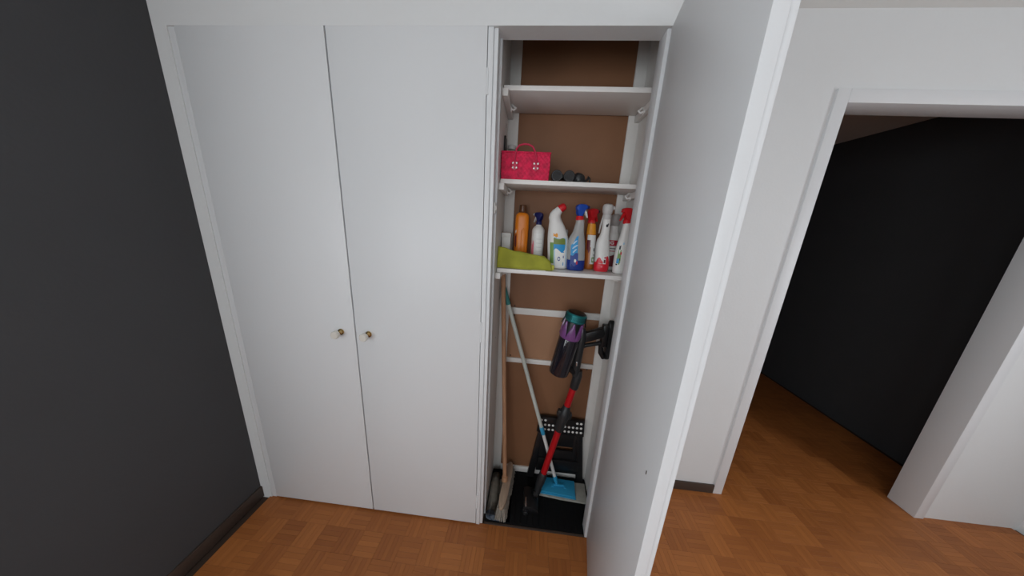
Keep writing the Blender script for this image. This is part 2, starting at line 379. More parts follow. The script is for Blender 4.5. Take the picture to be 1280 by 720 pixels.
# ---------------------------------------------------------------- bottles
def interp(prof, z):
    zs = [p[0] for p in prof]
    if z <= zs[0]: return prof[0]
    for a, b in zip(prof, prof[1:]):
        if z <= b[0]:
            t = (z-a[0])/(b[0]-a[0]+1e-9); return tuple(u+(v-u)*t for u, v in zip(a, b))
    return prof[-1]
def smooth_prof(prof, n=4):
    """Catmull-Rom between the sections; a repeated height keeps a hard step"""
    P = [np.array(p, float) for p in prof]; out = []
    for i in range(len(P)-1):
        p0, p1, p2, p3 = P[max(i-1, 0)], P[i], P[i+1], P[min(i+2, len(P)-1)]
        for k in range(n):
            t = k/n; out.append(tuple(.5*((2*p1)+(-p0+p2)*t+(2*p0-5*p1+4*p2-p3)*t*t+(-p0+3*p1-3*p2+p3)*t**3)))
    out.append(tuple(P[-1])); return out
def sfc(prof, th, z, off=0, pw=2.4):
    """sections are (z, cx, cy, rx, ry)"""
    _, cx, cy, rx, ry = interp(prof, z)
    c, s = math.cos(th), math.sin(th); e = 2/pw
    return Vector((cx+(rx+off)*math.copysign(abs(c)**e, c), cy+(ry+off)*math.copysign(abs(s)**e, s), z))
def body(prof, pw=2.4, n=32):
    b = B(); rs = [[sfc([p], 2*PI*k/n, p[0], 0, pw) for k in range(n)] for p in prof]
    z0 = prof[0][0]
    r0 = [Vector((p.x*.86+prof[0][1]*.14, p.y*.86+prof[0][2]*.14, p.z)) for p in rs[0]]
    for p in rs[0]: p.z += .004
    b.rings([r0]+rs); return b
def patch(prof, th0, th1, zf0, zf1, pw=2.4, off=.0007, n=14, m_=8):
    """a label: zf0/zf1 give the lower and upper edge as functions of 0..1 across"""
    b = B(); rows = []
    for j in range(m_+1):
        row = []
        for i in range(n+1):
            u = i/n; z = zf0(u)+(zf1(u)-zf0(u))*j/m_
            row.append(b.bm.verts.new(sfc(prof, th0+(th1-th0)*u, z, off, pw)))
        rows.append(row)
    for a, c in zip(rows, rows[1:]):
        for i in range(n): b.bm.faces.new((a[i], a[i+1], c[i+1], c[i]))
    return b
F = -PI/2
def lab(name, prof, c, hw, z0, z1, mat, parent, pw=2.4, off=.0007, wav0=0, wav1=0, tilt=0, rnd=False, ph=0):
    if rnd: f0 = lambda u: (z0+z1)/2-(z1-z0)/2*math.sqrt(max(0, 1-(2*u-1)**2))+tilt*(u-.5); f1 = lambda u: (z0+z1)/2+(z1-z0)/2*math.sqrt(max(0, 1-(2*u-1)**2))+tilt*(u-.5)
    else: f0 = lambda u: z0+wav0*math.sin(u*7+ph)+tilt*(u-.5); f1 = lambda u: z1+wav1*math.sin(u*9+1+ph)+tilt*(u-.5)
    return patch(prof, F+c-hw, F+c+hw, f0, f1, pw, off).make(name, mat, parent, angle=180)
def text_on(prof, s, c, z, size, mat, parent, pw=2.4, rot=0, off=.0014, R=.035):
    cu = bpy.data.curves.new('print', 'FONT'); cu.body = s; cu.size = size; cu.align_x = 'CENTER'; cu.align_y = 'CENTER'; cu.offset = size*.02
    to = bpy.data.objects.new('tmp', cu); C.objects.link(to); bpy.context.view_layer.update()
    me = bpy.data.meshes.new_from_object(to.evaluated_get(bpy.context.evaluated_depsgraph_get()))
    bpy.data.objects.remove(to)
    cr, sr = math.cos(rot), math.sin(rot)
    for v in me.vertices:
        x, y = v.co.x*cr-v.co.y*sr, v.co.x*sr+v.co.y*cr
        v.co = sfc(prof, F+c+x/R, z+y, off, pw)
    me.materials.clear()
    return link('lettering', me, mat, parent)
def trigger(parent, c, z, s, rz, mats, nozzle=True):
    """spray head on a neck at c: collar, head, trigger, nozzle. local +x is where it sprays"""
    mt = Matrix.Translation((c[0], c[1], z)) @ Matrix.Rotation(rz, 4, 'Z') @ Matrix.Scale(s, 4)
    co = B().lathe([(.0175, 0), (.0195, .002), (.0195, .020), (.017, .024)], n=24)
    for k in range(16):
        a = 2*PI*k/16; co.tube([(.0193*math.cos(a), .0193*math.sin(a), .003), (.0193*math.cos(a), .0193*math.sin(a), .019)], .0013, 6)
    co.xf(mt).make('collar', mats[0], parent)
    h = B().prism([(-.024, .055), (-.027, .068), (-.021, .080), (-.006, .086), (.022, .085), (.034, .079), (.036, .062), (.018, .058), (.012, .046), (.013, .022), (-.013, .022), (-.015, .042)], -.0145, .0145, 'Y', .005)
    h.xf(mt).make('spray_head', mats[1], parent)
    B().prism([(.012, .056), (.028, .060), (.034, .045), (.040, .026), (.043, .016), (.038, .016), (.031, .030), (.022, .042)], -.007, .007, 'Y', .002).xf(mt).make('trigger', mats[2], parent)
    if nozzle: B().tube([(.034, 0, .071), (.047, 0, .071), (.049, 0, .071)], [.0095, .0088, .006], 14).xf(mt).make('nozzle', mats[3], parent)
def bottle(name, x, y, z, label, rz=0):
    return empty(name, (x, y, z), label, 'bottle', 'cleaning bottles on the shelf', rz)
# 1 orange bottle with amber cap
o = bottle('detergent_bottle', .118, .315, Z3, 'tall orange plastic bottle with brown cap, behind the green cloth')
pr = smooth_prof([(0, 0, 0, .036, .028), (.03, 0, 0, .038, .03), (.12, .0, 0, .038, .03), (.2, .0, 0, .0385, .03), (.262, .0, 0, .037, .028), (.278, 0, 0, .031, .024), (.286, 0, 0, .019, .018)])
body(pr, 3.2).make('bottle_body', 'orange', o)
B().lathe([(.0185, .284), (.0205, .287), (.021, .30), (.0195, .325), (.012, .328)]).make('cap', 'amber', o)
B().prism([(-.004, .02), (.0, .19), (.012, .205), (.024, .18), (.022, .02)], -.0345, -.026, 'Y', .003).make('grip_ridge', 'orange', o)
lab('print', pr, -.72, .22, .10, .165, 'pmaroon', o, 3.2, wav1=.008, wav0=.006); lab('print', pr, -.75, .15, .175, .19, 'pwhite', o, 3.2, tilt=.01)
# 2 white bottle with navy pump
o = bottle('spray_bottle', .212, .30, Z3, 'white spray bottle with navy trigger head, right of the orange bottle')
pr = smooth_prof([(0, 0, 0, .032, .030), (.02, 0, 0, .034, .032), (.17, 0, 0, .035, .033), (.198, 0, 0, .034, .032), (.213, 0, 0, .025, .024), (.222, 0, 0, .0155, .0155), (.23, 0, 0, .015, .015)])
body(pr, 2).make('bottle_body', 'white', o)
trigger(o, (0, 0), .225, .78, 2.5, ('navy', 'navy', 'grey', 'grey'))
lab('label', pr, .1, .75, .03, .18, 'pwhite', o, 2); lab('print', pr, -.85, .28, .03, .13, 'ppink', o, 2, wav0=.01, wav1=.012, off=.001)
for k in range(5): lab('print', pr, .25, .45, .06+k*.022, .0625+k*.022, 'grey', o, 2, off=.0012)
# 3 toilet cleaner
o = bottle('toilet_cleaner', .322, .242, Z3, 'fat white bottle with bent neck, red cap and blue splash label')
pr = smooth_prof([(0, .006, 0, .050, .034), (.02, .006, 0, .053, .037), (.10, .001, 0, .055, .037), (.16, -.004, 0, .055, .036), (.205, -.012, 0, .047, .033), (.245, -.022, 0, .036, .029)])
pr2 = pr[:]
# body and bent neck as one loft
rs = [[Vector((p.x*.86, p.y*.86, 0)) for p in [sfc([pr[0]], 2*PI*k/32, 0, 0, 2.3) for k in range(32)]]]+[[sfc([p], 2*PI*k/32, max(p[0], .004), 0, 2.3) for k in range(32)] for p in pr[:-1]]
for cx, z, r, a in ((-.022, .245, .036, .04), (-.028, .262, .034, .12), (-.028, .279, .030, .32), (-.022, .292, .0255, .55), (-.013, .303, .021, .75), (-.005, .311, .0185, .8)):
    rs.append([Vector((cx+r*math.cos(t)*math.cos(a), r*.85*math.sin(t), z-r*math.cos(t)*math.sin(a))) for t in [2*PI*k/32 for k in range(32)]])
B().rings(rs).make('bottle_body', 'white', o, angle=60)
ca = .8
def ring(c, r, a): return [Vector((c[0]+r*math.cos(t)*math.cos(a), r*math.sin(t), c[1]-r*math.cos(t)*math.sin(a))) for t in [2*PI*k/24 for k in range(24)]]
B().rings([ring((-.008, .309), .0195, ca), (ring((-.004, .313), .0205, ca)), ring((.009, .322), .0195, 1.0), ring((.018, .326), .016, 1.1), ring((.022, .328), .008, 1.1)]).make('cap', 'red', o)
lab('label', pr, .25, .62, .015, .165, 'plblue', o, 2.3, wav1=.004); lab('print', pr, -.62, .22, .03, .14, 'pgreen', o, 2.3)
lab('print', pr, .12, .52, .125, .162, 'polive', o, 2.3, wav1=.003, off=.0011); lab('print', pr, .1, .5, .10, .132, 'pblue', o, 2.3, wav0=.01, off=.0015)
lab('print', pr, .22, .48, .012, .115, 'pwhite', o, 2.3, wav1=.012, off=.0013); lab('print', pr, -.22, .2, .17, .186, 'porange', o, 2.3, wav1=.003, wav0=.003)
lab('print', pr, .05, .10, .045, .068, 'pnavy', o, 2.3, rnd=True, off=.0017); lab('print', pr, .05, .06, .05, .063, 'pwhite', o, 2.3, rnd=True, off=.002)
lab('print', pr, .45, .05, .02, .04, 'pblue', o, 2.3, rnd=True, off=.0017); lab('print', pr, .45, .05, .06, .075, 'pnavy', o, 2.3, rnd=True, off=.0017); lab('print', pr, .35, .16, .09, .094, 'pblue', o, 2.3, off=.0017)
# 4 window cleaner: clear with blue fluid
o = bottle('window_cleaner', .422, .222, Z3, 'clear spray bottle with blue liquid, red collar and blue trigger head')
pr = smooth_prof([(0, 0, 0, .043, .028), (.02, 0, 0, .046, .03), (.07, -.002, 0, .046, .03), (.13, -.007, 0, .045, .03), (.165, -.008, 0, .040, .028), (.20, -.004, 0, .029, .024), (.24, -.001, 0, .0225, .02), (.262, 0, 0, .020, .0185)])
body(pr, 2.4).make('bottle_body', 'clear', o)
lw = [p for p in pr if p[0] <= .062]; lw = [(p[0]+.0, p[1], p[2], p[3]+.0006, p[4]+.0006) for p in lw]
body(lw, 2.4).make('liquid', 'bluefluid', o)
trigger(o, (-.004, 0), .258, .95, .25, ('red', 'blue', 'white', 'navy'))
lab('label', pr, -.3, .36, .055, .155, 'pblue', o, 2.4, wav0=.012, wav1=.005, tilt=.06)
lab('print', pr, -.3, .4, .03, .085, 'pnavy', o, 2.4, wav0=.01, wav1=.004, tilt=.02, off=.0012)
for zc, hw_ in ((.148, .2), (.125, .27), (.104, .2)): lab('print', pr, -.2, hw_, zc-.005, zc+.005, 'plblue', o, 2.4, tilt=.02, rnd=True, off=.0014)
lab('print', pr, -.12, .1, .044, .062, 'pwhite', o, 2.4, rnd=True, off=.0016); lab('print', pr, .02, .06, .034, .052, 'pred', o, 2.4, rnd=True, off=.0016)
# pale bottle behind
o = bottle('shampoo_bottle', .362, .325, Z3, 'pale bottle mostly hidden between the bent-neck bottle and the blue-liquid spray')
pr = smooth_prof([(0, 0, 0, .028, .026), (.12, 0, 0, .029, .027), (.16, 0, 0, .024, .023), (.175, 0, 0, .014, .014), (.18, 0, 0, .013, .013)])
body(pr, 2).make('bottle_body', 'clear', o); B().lathe([(.015, .178), (.016, .18), (.016, .205), (.013, .208)]).make('cap', 'grey', o)
# 5 orange/red spray
o = bottle('spray_bottle', .508, .295, Z3, 'slim orange spray bottle with red head and white label')
pr = smooth_prof([(0, 0, 0, .024, .022), (.02, 0, 0, .026, .024), (.12, -.004, 0, .028, .024), (.18, -.008, 0, .027, .024), (.215, -.01, 0, .0245, .022), (.25, -.012, 0, .021, .02)])
body(pr, 2.2).make('bottle_body', 'orangefluid', o)
lab('print', pr, 0, 1.2, .19, .245, 'porange', o, 2.2, off=.0006)
lab('label', pr, .15, .95, .12, .187, 'pwhite', o, 2.2, off=.0009, wav0=.005); lab('label', pr, .5, .55, .03, .13, 'pwhite', o, 2.2, off=.0009)
lab('print', pr, -.5, .35, .10, .16, 'pmaroon', o, 2.2, wav0=.01, off=.0013)
lab('print', pr, .5, .3, .04, .068, 'pgreen', o, 2.2, off=.0013); lab('print', pr, .5, .17, .047, .061, 'pwhite', o, 2.2, off=.0016)
lab('print', pr, .55, .16, .10, .118, 'pblack', o, 2.2, rnd=True, off=.0013); lab('print', pr, .55, .06, .105, .113, 'pwhite', o, 2.2, rnd=True, off=.0016)
lab('print', pr, .6, .1, .078, .084, 'pblack', o, 2.2, off=.0013)
trigger(o, (-.014, 0), .243, .96, .6, ('red', 'red', 'red', 'navy'))
# 6 white bottle with red base
o = bottle('spray_bottle', .558, .226, Z3, 'tall white spray bottle with grey head and red printed base')
pr = smooth_prof([(0, 0, 0, .034, .026), (.02, 0, 0, .038, .029), (.06, 0, 0, .037, .029), (.13, -.005, 0, .035, .028), (.165, -.007, 0, .031, .026), (.19, -.004, 0, .0235, .022), (.23, -.002, 0, .0205, .02), (.272, -.003, 0, .0195, .019)])
body(pr, 2.3).make('bottle_body', 'white', o)
lab('print', pr, 0, 1.75, .003, .05, 'redfluid', o, 2.3, off=.0006, wav1=.004)
patch(pr, F-1.1, F+1.15, lambda u: .048, lambda u: .048+.045*abs(math.sin((u*2.1+.0)*PI))**.8*(.55+.45*u), 2.3, .0007).make('print', 'redfluid', o, angle=180)
lab('print', pr, .15, .16, .045, .088, 'pwhite', o, 2.3, off=.0012); lab('print', pr, .15, .11, .05, .068, 'pmaroon', o, 2.3, off=.0016)
lab('print', pr, .17, .09, .072, .084, 'pred', o, 2.3, off=.0016, rnd=True); lab('print', pr, -.1, .11, .026, .034, 'ppink', o, 2.3, rnd=True, off=.0012)
lab('print', pr, .0, .22, .232, .247, 'pblack', o, 2.3, rnd=True, off=.0012); lab('print', pr, .25, .12, .242, .252, 'pblack', o, 2.3, rnd=True, off=.0012)
B().lathe([(.0195, .27), (.0215, .272), (.0215, .292), (.0195, .296)], c=(-.004, 0, 0)).make('collar', 'grey', o)
B().lathe([(.018, .294), (.024, .302), (.0265, .318), (.026, .334), (.022, .343), (.012, .347)], c=(-.004, 0, 0)).box(.012, .03, -.012, .012, .318, .336, .004).make('spray_head', 'grey', o)
B().prism([(-.024, .3), (-.034, .24), (-.036, .2), (-.031, .2), (-.028, .24), (-.018, .3)], -.006, .006, 'Y', .002).make('trigger', 'grey', o)
# 7 grey cap bottle with red band
o = bottle('spray_bottle', .628, .327, Z3, 'white bottle with grey cap and red label band, behind the red-headed spray')
pr = smooth_prof([(0, 0, 0, .034, .03), (.03, 0, 0, .036, .031), (.15, 0, 0, .035, .03), (.19, -.001, 0, .031, .027), (.212, -.001, 0, .022, .02), (.245, -.001, 0, .0195, .0185)])
body(pr, 2.3).make('bottle_body', 'white', o)
lab('label', pr, 0, 1.3, .135, .165, 'pred', o, 2.3); lab('label', pr, 0, 1.3, .09, .133, 'pwhite', o, 2.3); lab('label', pr, -.1, 1.2, .02, .085, 'pmaroon', o, 2.3, wav1=.006)
text_on(pr, 'HG', -.45, .150, .024, M['pwhite'], o, 2.3)
lab('print', pr, .1, .7, .118, .122, 'pblack', o, 2.3, off=.0013); lab('print', pr, 0, .5, .104, .108, 'pred', o, 2.3, off=.0013)
B().lathe([(.0195, .24), (.022, .245), (.027, .262), (.0275, .285), (.022, .30), (.011, .304)]).make('cap', 'greyd', o)
# 8 red trigger bottle
o = bottle('spray_bottle', .6495, .208, Z3, 'white spray bottle with bright red trigger head beside the right jamb')
pr = smooth_prof([(0, 0, 0, .033, .026), (.02, 0, 0, .0355, .028), (.09, -.0005, 0, .0355, .028), (.14, .0, 0, .032, .026), (.19, .001, 0, .0235, .022), (.23, .002, 0, .0195, .019), (.257, .003, 0, .0185, .018)])
body(pr, 2.3).make('bottle_body', 'white', o)
lab('print', pr, -.5, .26, .055, .115, 'pgreen', o, 2.3, wav0=.008, wav1=.012); lab('print', pr, -.62, .2, .055, .078, 'pblue', o, 2.3, wav1=.004, off=.0012)
lab('print', pr, -.3, .1, .098, .115, 'pred', o, 2.3, rnd=True, off=.0012); lab('print', pr, -.6, .14, .125, .145, 'pblack', o, 2.3, wav0=.003, wav1=.003)
lab('print', pr, -.15, .13, .15, .162, 'plblue', o, 2.3, rnd=True); lab('print', pr, -.75, .14, .045, .053, 'pblack', o, 2.3); lab('print', pr, -.35, .08, .07, .082, 'pblack', o, 2.3, rnd=True)
trigger(o, (.001, 0), .252, .92, PI+.2, ('red', 'red', 'red', 'red'), nozzle=False)
# small white tub behind the cloth
o = empty('box', (.0385, .285, Z3), 'small white box standing behind the green cloth', 'box')
B().box(-.026, .024, -.026, .026, 0, .165, .004).make('box_body', 'white', o); B().box(-.0275, .0255, -.0275, .0275, .15, .174, .003).make('lid', 'white', o)
# green cloth
def cloth():
    nx, ny = 46, 26; b = B(); rows = []
    for j in range(ny+1):
        row = []; v = j/ny
        for i in range(nx+1):
            u = i/nx; x = .0115+u*.262
            h = .108-.046*u-.003*math.sin(u*5)          # ridge height
            if u > .9: h *= 1-(u-.9)*3.2
            # front face rises steeply, then lies over the top
            s = v*1.25
            if s < .5:
                t = s/.5; y = .122+.006*math.sin(u*6+1)+.028*t+.01*math.sin(u*11)*t*(1-t)*2; z = .003+(h-.003)*math.sin(t*PI/2)**.9
            else:
                t = (s-.5)/.75; y = .15+t*.075; z = h-.03*t*t+.003*math.sin(u*14+t*5)
            z += .0016*math.sin(u*23+v*9)*(1-abs(2*v-1))
            x2 = x + .02*(u**4)*(1-min(1, s*1.2))
            row.append(b.bm.verts.new((x2, y, Z3+max(.003, z))))
        rows.append(row)
    for a, c in zip(rows, rows[1:]):
        for i in range(nx): b.bm.faces.new((a[i], a[i+1], c[i+1], c[i]))
    bm = b.bm; g = bmesh.ops.solidify(bm, geom=bm.faces[:], thickness=.0025)
    return b
o = tag(cloth().make('cloth', 'green', angle=120), 'folded lime green cleaning cloth at left of the bottle shelf', 'cloth')
# the pale square patch and the drooping right corner of the cloth
B().box(.272-.012, .306, .142, .16, Z3+.002, Z3+.03, .008).xf(Matrix.Identity(4)).make('corner', 'green', o)
o = tag(B().box(.19, .262, .121, .24, Z3+.0, Z3+.0028, .0008).make('pad', 'pwhite'), 'thin white pad under the right end of the green cloth', 'pad')

# ---------------------------------------------------------------- upper shelf: basket, jar, case, binoculars
def basket():
    root = empty('basket', (.126, .195, Z2), 'bright pink woven basket with two looped handles and silver studs', 'basket')
    w2, d2, h = .111, .067, .118; nz = 11; rs = []
    peri = []
    n1, n2 = 46, 26
    for i in range(n1): peri.append((-w2+2*w2*i/n1, -d2))
    for i in range(n2): peri.append((w2, -d2+2*d2*i/n2))
    for i in range(n1): peri.append((w2-2*w2*i/n1, d2))
    for i in range(n2): peri.append((-w2, d2-2*d2*i/n2))
    b = B(); N = len(peri); nr = nz*3
    for r in range(nr+1):
        z = h*r/nr; band = (r//3) % 2; fl = 1+.015*math.sin(PI*z/h)+.01*z/h
        ring_ = []
        for k, (x, y) in enumerate(peri):
            ph = ((k//2)+r//3) % 2
            off = .0022*(1 if ph else -.6)*(1 if r % 3 else .1)
            L = math.hypot(x/w2, y/d2)
            nxn, nyn = (0, -1) if abs(y+d2) < 1e-6 else ((0, 1) if abs(y-d2) < 1e-6 else (1 if x > 0 else -1, 0))
            ring_.append(Vector((x*fl+nxn*off, y*fl+nyn*off, z)))
        rs.append(ring_)
    b.rings(rs); b.make('basket_body', 'pink', root, angle=60)
    rim = B(); pts = [(-w2, -d2), (w2, -d2), (w2, d2), (-w2, d2)]
    for (a, c) in zip(pts, pts[1:]+pts[:1]): rim.tube([(a[0]*1.01, a[1]*1.01, h+.001), (c[0]*1.01, c[1]*1.01, h+.001)], .0038, 8)
    rim.make('rim', 'pink', root)
    for yy in (-d2-.004, d2+.004):
        pts = [(-.049, yy, .082), (-.049, yy, .11), (-.044, yy, .132), (-.032, yy, .146), (-.012, yy, .152), (.010, yy, .151), (.030, yy, .142), (.043, yy, .12), (.048, yy, .1), (.050, yy, .08)]
        hnd = B().tube(pts, .0042, 10).make('handle', 'pinkstrap', root)
        for cx in (-.049, .050):
            t = B(); t.prism([(cx-.013, .078), (cx+.013, .078), (cx+.014, .06), (cx+.012, .045), (cx, .038), (cx-.012, .045), (cx-.014, .06)], yy-.0035, yy+.0015, 'Y', .001).make('strap_tab', 'pinkstrap', root)
            for sx in (-.0085, .0085):
                for sz in (.0505, .0705):
                    s = 1 if yy > 0 else -1
                    B().tube([(cx+sx, yy+s*.003, sz), (cx+sx, yy+s*.0055, sz), (cx+sx, yy+s*.007, sz)], [.0052, .0045, .002], 10).make('stud', 'stud', root)
basket()
o = empty('jar', (.040, .318, Z2), 'small pale glass jar standing behind the pink basket', 'jar')
B().lathe([(.020, 0), (.024, .004), (.0245, .16), (.020, .172), (.019, .178)]).make('jar_body', 'glass', o)
B().lathe([(.021, .174), (.0225, .176), (.0225, .192), (.02, .194)]).make('lid', 'grey', o)
o = empty('case', (.013, .285, Z2), 'slim black case leaning on the left side behind the pink basket', 'case')
B().box(-.0035, .004, -.065, .008, 0, .215, .003).make('case_body', 'black', o); B().tube([(.0, -.03, .213), (.0, -.022, .222), (.0, -.014, .213)], .002, 6).make('loop', 'black', o)
o = empty('packet', (.085, .29, Z2), 'pinkish packet peeking over the rim behind the pink basket', 'packet')
B().box(-.02, .02, -.008, .008, 0, .134, .005).make('packet_body', 'ppink', o)
def binoculars():
    root = empty('binoculars', (.305, .19, Z2), 'black binoculars with both lenses facing the camera', 'binoculars')
    for s, cx in ((-1, -.0285), (1, .0295)):
        p = [(cx, -.052, .0265), (cx, -.05, .0265), (cx, -.02, .0265), (cx*.95, -.005, .0265), (cx*.85, .02, .027), (cx*.8, .045, .027), (cx*.8, .07, .027)]
        b = B().tube(p, [.0245, .0262, .0262, .023, .0215, .018, .0175], 24); br = b.make('barrel', 'black', root)
        B().tube([(cx, -.0525, .0265), (cx, -.0535, .0265)], .0212, 24).make('lens', 'lens', br)
        B().tube([(cx*.8, .068, .027), (cx*.8, .085, .027)], [.019, .0165], 18).make('eyecup', 'black', br)
    B().box(-.018, .018, -.022, .05, .02, .036, .004).make('bridge', 'dark', root)
    B().tube([(0, .02, .040), (0, .042, .040)], .0085, 14).make('focus_wheel', 'black', root)
binoculars()
o = empty('camera_case', (.385, .195, Z2), 'lumpy black pouch with buckle lying right of the binoculars', 'pouch')
rs = []
for t, r in ((-.028, .016), (-.022, .022), (-.008, .0262), (.012, .0245), (.026, .020), (.032, .012)):
    rs.append([Vector((t, .034*r/.026*math.cos(a), .001+max(-.0, r+r*math.sin(a)*1.0))) for a in [2*PI*k/20 for k in range(20)]])
B().rings(rs).make('pouch_body', 'dark', o)
B().box(-.01, .012, -.034, -.026, .008, .04, .003).make('flap', 'black', o)
B().tube([(.030, -.01, .014), (.04, -.012, .018), (.046, -.014, .034), (.052, -.012, .026), (.055, -.01, .010), (.047, -.012, .0045), (.034, -.012, .007)], .005, 8).make('strap', 'black', o)

# ---------------------------------------------------------------- floor of the closet
ft = empty('mat', (.348, .195, 0), 'black ribbed rubber mat covering the closet floor', 'mat')
b = B(); b.box(LI+.002-.348, RI-.002-.348, .014-.195, D-.001-.195, .0, .006, .0015); b.make('mat_base', 'rubber', ft)
b = B()
for k in range(17):
    x = -.31+k*.0388; b.box(x-.006, x+.006, .02-.195, .365-.195, .005, .0085, .001, seg=1)
o = b.make('ribs', 'rubber', ft); o['kind'] = 'stuff'
ZM = .0086
# rolled cloth and broom
o = empty('rolled_cloth', (.047, .17, ZM), 'rolled grey floor cloth with blue-grey spiral end, under the broom', 'cloth')
def roll():
    pts = []
    for k in range(90):
        a = k/89*2.6*2*PI; r = .009+.0245*k/89; pts.append((r*math.cos(a-PI/2-2.6*2*PI), r*math.sin(a-PI/2-2.6*2*PI)+.0355))
    pts.append((.03, .0022)); pts.append((.06, .002)); pts.append((.118, .002))
    return pts
P = roll(); rs = []
for y in (-.145, -.14, -.05, .05, .125):
    L = []
    n = len(P)
    for i, (x, z) in enumerate(P): L.append(Vector((x, y, z)))
    rs.append(L)
def sheet(P, ys, th):
    b = B(); rows = [[b.bm.verts.new((x, y, z)) for (x, z) in P] for y in ys]
    for a, c in zip(rows, rows[1:]):
        for i in range(len(P)-1): b.bm.faces.new((a[i], a[i+1], c[i+1], c[i]))
    bmesh.ops.solidify(b.bm, geom=b.bm.faces[:], thickness=th); return b
sheet(P, [-.135, -.06, .02, .12], .0028).make('cloth_roll', 'towel', o, angle=80)
sheet(P, [-.152, -.135], .003).make('edge_band', 'bluecloth', o, angle=80)
br = empty('broom', (.125, .2, ZM), 'wooden-handled broom with pale wood block and grey bristles, leaning in the left corner', 'broom')
ang = Matrix.Rotation(-.10, 4, 'Z')
bl = B()
n = 28; out = []
for k in range(n):
    a = 2*PI*k/n; c, s = math.cos(a), math.sin(a)
    out.append((.0255*math.copysign(abs(c)**.8, c), -.012+.165*math.copysign(abs(s)**.55, s)))
bl.prism(out, .078, .103, 'Z', .006); bl.xf(ang).make('block', 'woodhead', br)
b = B()
for i in range(7):
    for j in range(34):
        x = -.019+i*.0063+random.uniform(-.001, .001); y = -.163+j*.0091+random.uniform(-.001, .001)
        fx, fy = x*1.8+random.uniform(-.004, .004), -.012+(y+.012)*1.13+random.uniform(-.005, .005)
        b.tube([(x, y, .080), ((x+fx)/2, (y+fy)/2, .045), (fx, fy, .0065)], [.0032, .0036, .0042], 5)
ob = b.xf(ang).make('bristles', 'bristle', br); ob['kind'] = 'stuff'
h0 = Vector((.112-.125, .205-.2, .100)); h1 = Vector((.0265-.125, .30-.2, 1.515-ZM))
B().tube([h0+Vector((0, 0, -.004)), h0+(h1-h0)*.3, h1, h1+Vector((0, 0, .006))], [.0145, .0135, .0135, .008], 18).make('handle', 'wood', br)
B().tube([h0-Vector((0, 0, .004)), h0+(h1-h0)*.018, h0+(h1-h0)*.024], [.021, .0205, .0175], 20).make('socket', 'wood', br)
# folded step stool at the back right
st = empty('step_stool', (.47, .345, ZM), 'folded black plastic step stool with white anti-slip dots on its top step', 'stool')
def sx_(x): return x-.47
b = B().prism([(sx_(.318), .528), (sx_(.622), .522), (sx_(.630), .398), (sx_(.306), .402)], -.012, .016, 'Y', .006); top = b.make('top_step', 'black', st)
b = B()
cols = 11
for r in range(3):
    for c in range(cols):
        x = .332+c*.0268+(.003*r*(c/cols)); z = .504-r*.036
        if r == 0 and 2 <= c <= 8: continue
        B().tube([(sx_(x), -.0115, z), (sx_(x), -.0138, z), (sx_(x), -.0146, z)], [.0088, .0082, .006], 12).make('anti_slip_dot', 'pwhite', top)
for s, xt, xb in ((-1, .318, .262), (1, .622, .668)):
    B().prism([(sx_(xt), .40), (sx_(xt-s*.036), .40), (sx_(xb-s*.05), 0), (sx_(xb), 0)], -.010, .018, 'Y', .005).make('leg', 'black', st)
# middle panel with a hand slot
def frame_panel(x0, x1, z0, z1, hx0, hx1, hz0, hz1, y0, y1):
    b = B(); b.box(x0, hx0, y0, y1, z0, z1, .002).box(hx1, x1, y0, y1, z0, z1, .002).box(hx0-.002, hx1+.002, y0, y1, hz1, z1, .002).box(hx0-.002, hx1+.002, y0, y1, z0, hz0, .002); return b
frame_panel(sx_(.325), sx_(.626), .06, .402, sx_(.425), sx_(.568), .255, .29, 0.0, .014).make('panel', 'black', st)
B().prism([(sx_(.335), .19), (sx_(.615), .185), (sx_(.62), .10), (sx_(.325), .105)], -.018, .012, 'Y', .005).make('lower_step', 'black', st)
# pale cloth + flat mop
def flatcloth(name, poly, z, mat, lab_, cat, th=.012):
    b = B().prism(poly, z, z+th, 'Z', .004); return tag(b.make(name, mat), lab_, cat)
flatcloth('floor_cloth', [(.352, .207), (.50, .196), (.672, .187), (.678, .325), (.40, .322)], ZM, 'palecloth', 'pale grey folded floor cloth lying under the blue mop', 'cloth', .013)
mp = empty('mop', (.487, .27, ZM+.0135), 'flat mop with sky blue plate and long pale stick, leaning left', 'mop')
b = B().prism([(-.122, -.052), (.105, -.068), (.112, .045), (-.095, .052)], .010, .022, 'Z', .003); b.make('mop_plate', 'sky', mp)
B().prism([(-.128, -.057), (.11, -.073), (.118, .05), (-.1, .056)], 0, .010, 'Z', .004).make('mop_pad', 'sky', mp)
B().box(-.035, .035, -.008, .008, .021, .031, .003).box(-.05, -.035, -.02, .02, .021, .027, .002).box(.035, .05, -.02, .02, .021, .027, .002).make('joint', 'sky', mp)
m0 = Vector((-.015, .005, .03)); m1 = Vector((.030-.487, .322-.27, 1.435-ZM-.0135)); dv = m1-m0
B().tube([m0, m0+dv*.028, m0+dv*.045], [.009, .0155, .0145], 16).make('socket', 'sky', mp)
B().tube([m0+dv*.04, m0+dv*.285], .0115, 16).make('stick', 'white', mp)
B().tube([m0+dv*.28, m0+dv*.283, m0+dv*.318, m0+dv*.322], [.012, .0145, .0145, .012], 16).make('sleeve', 'sky', mp)
B().tube([m0+dv*.32, m0+dv*.925], .0128, 16).make('stick', 'mopstick', mp)
B().tube([m0+dv*.92, m0+dv*.925, m0+dv*.99, m0+dv], [.0125, .0148, .0142, .010], 16).make('grip', 'seagreen', mp)

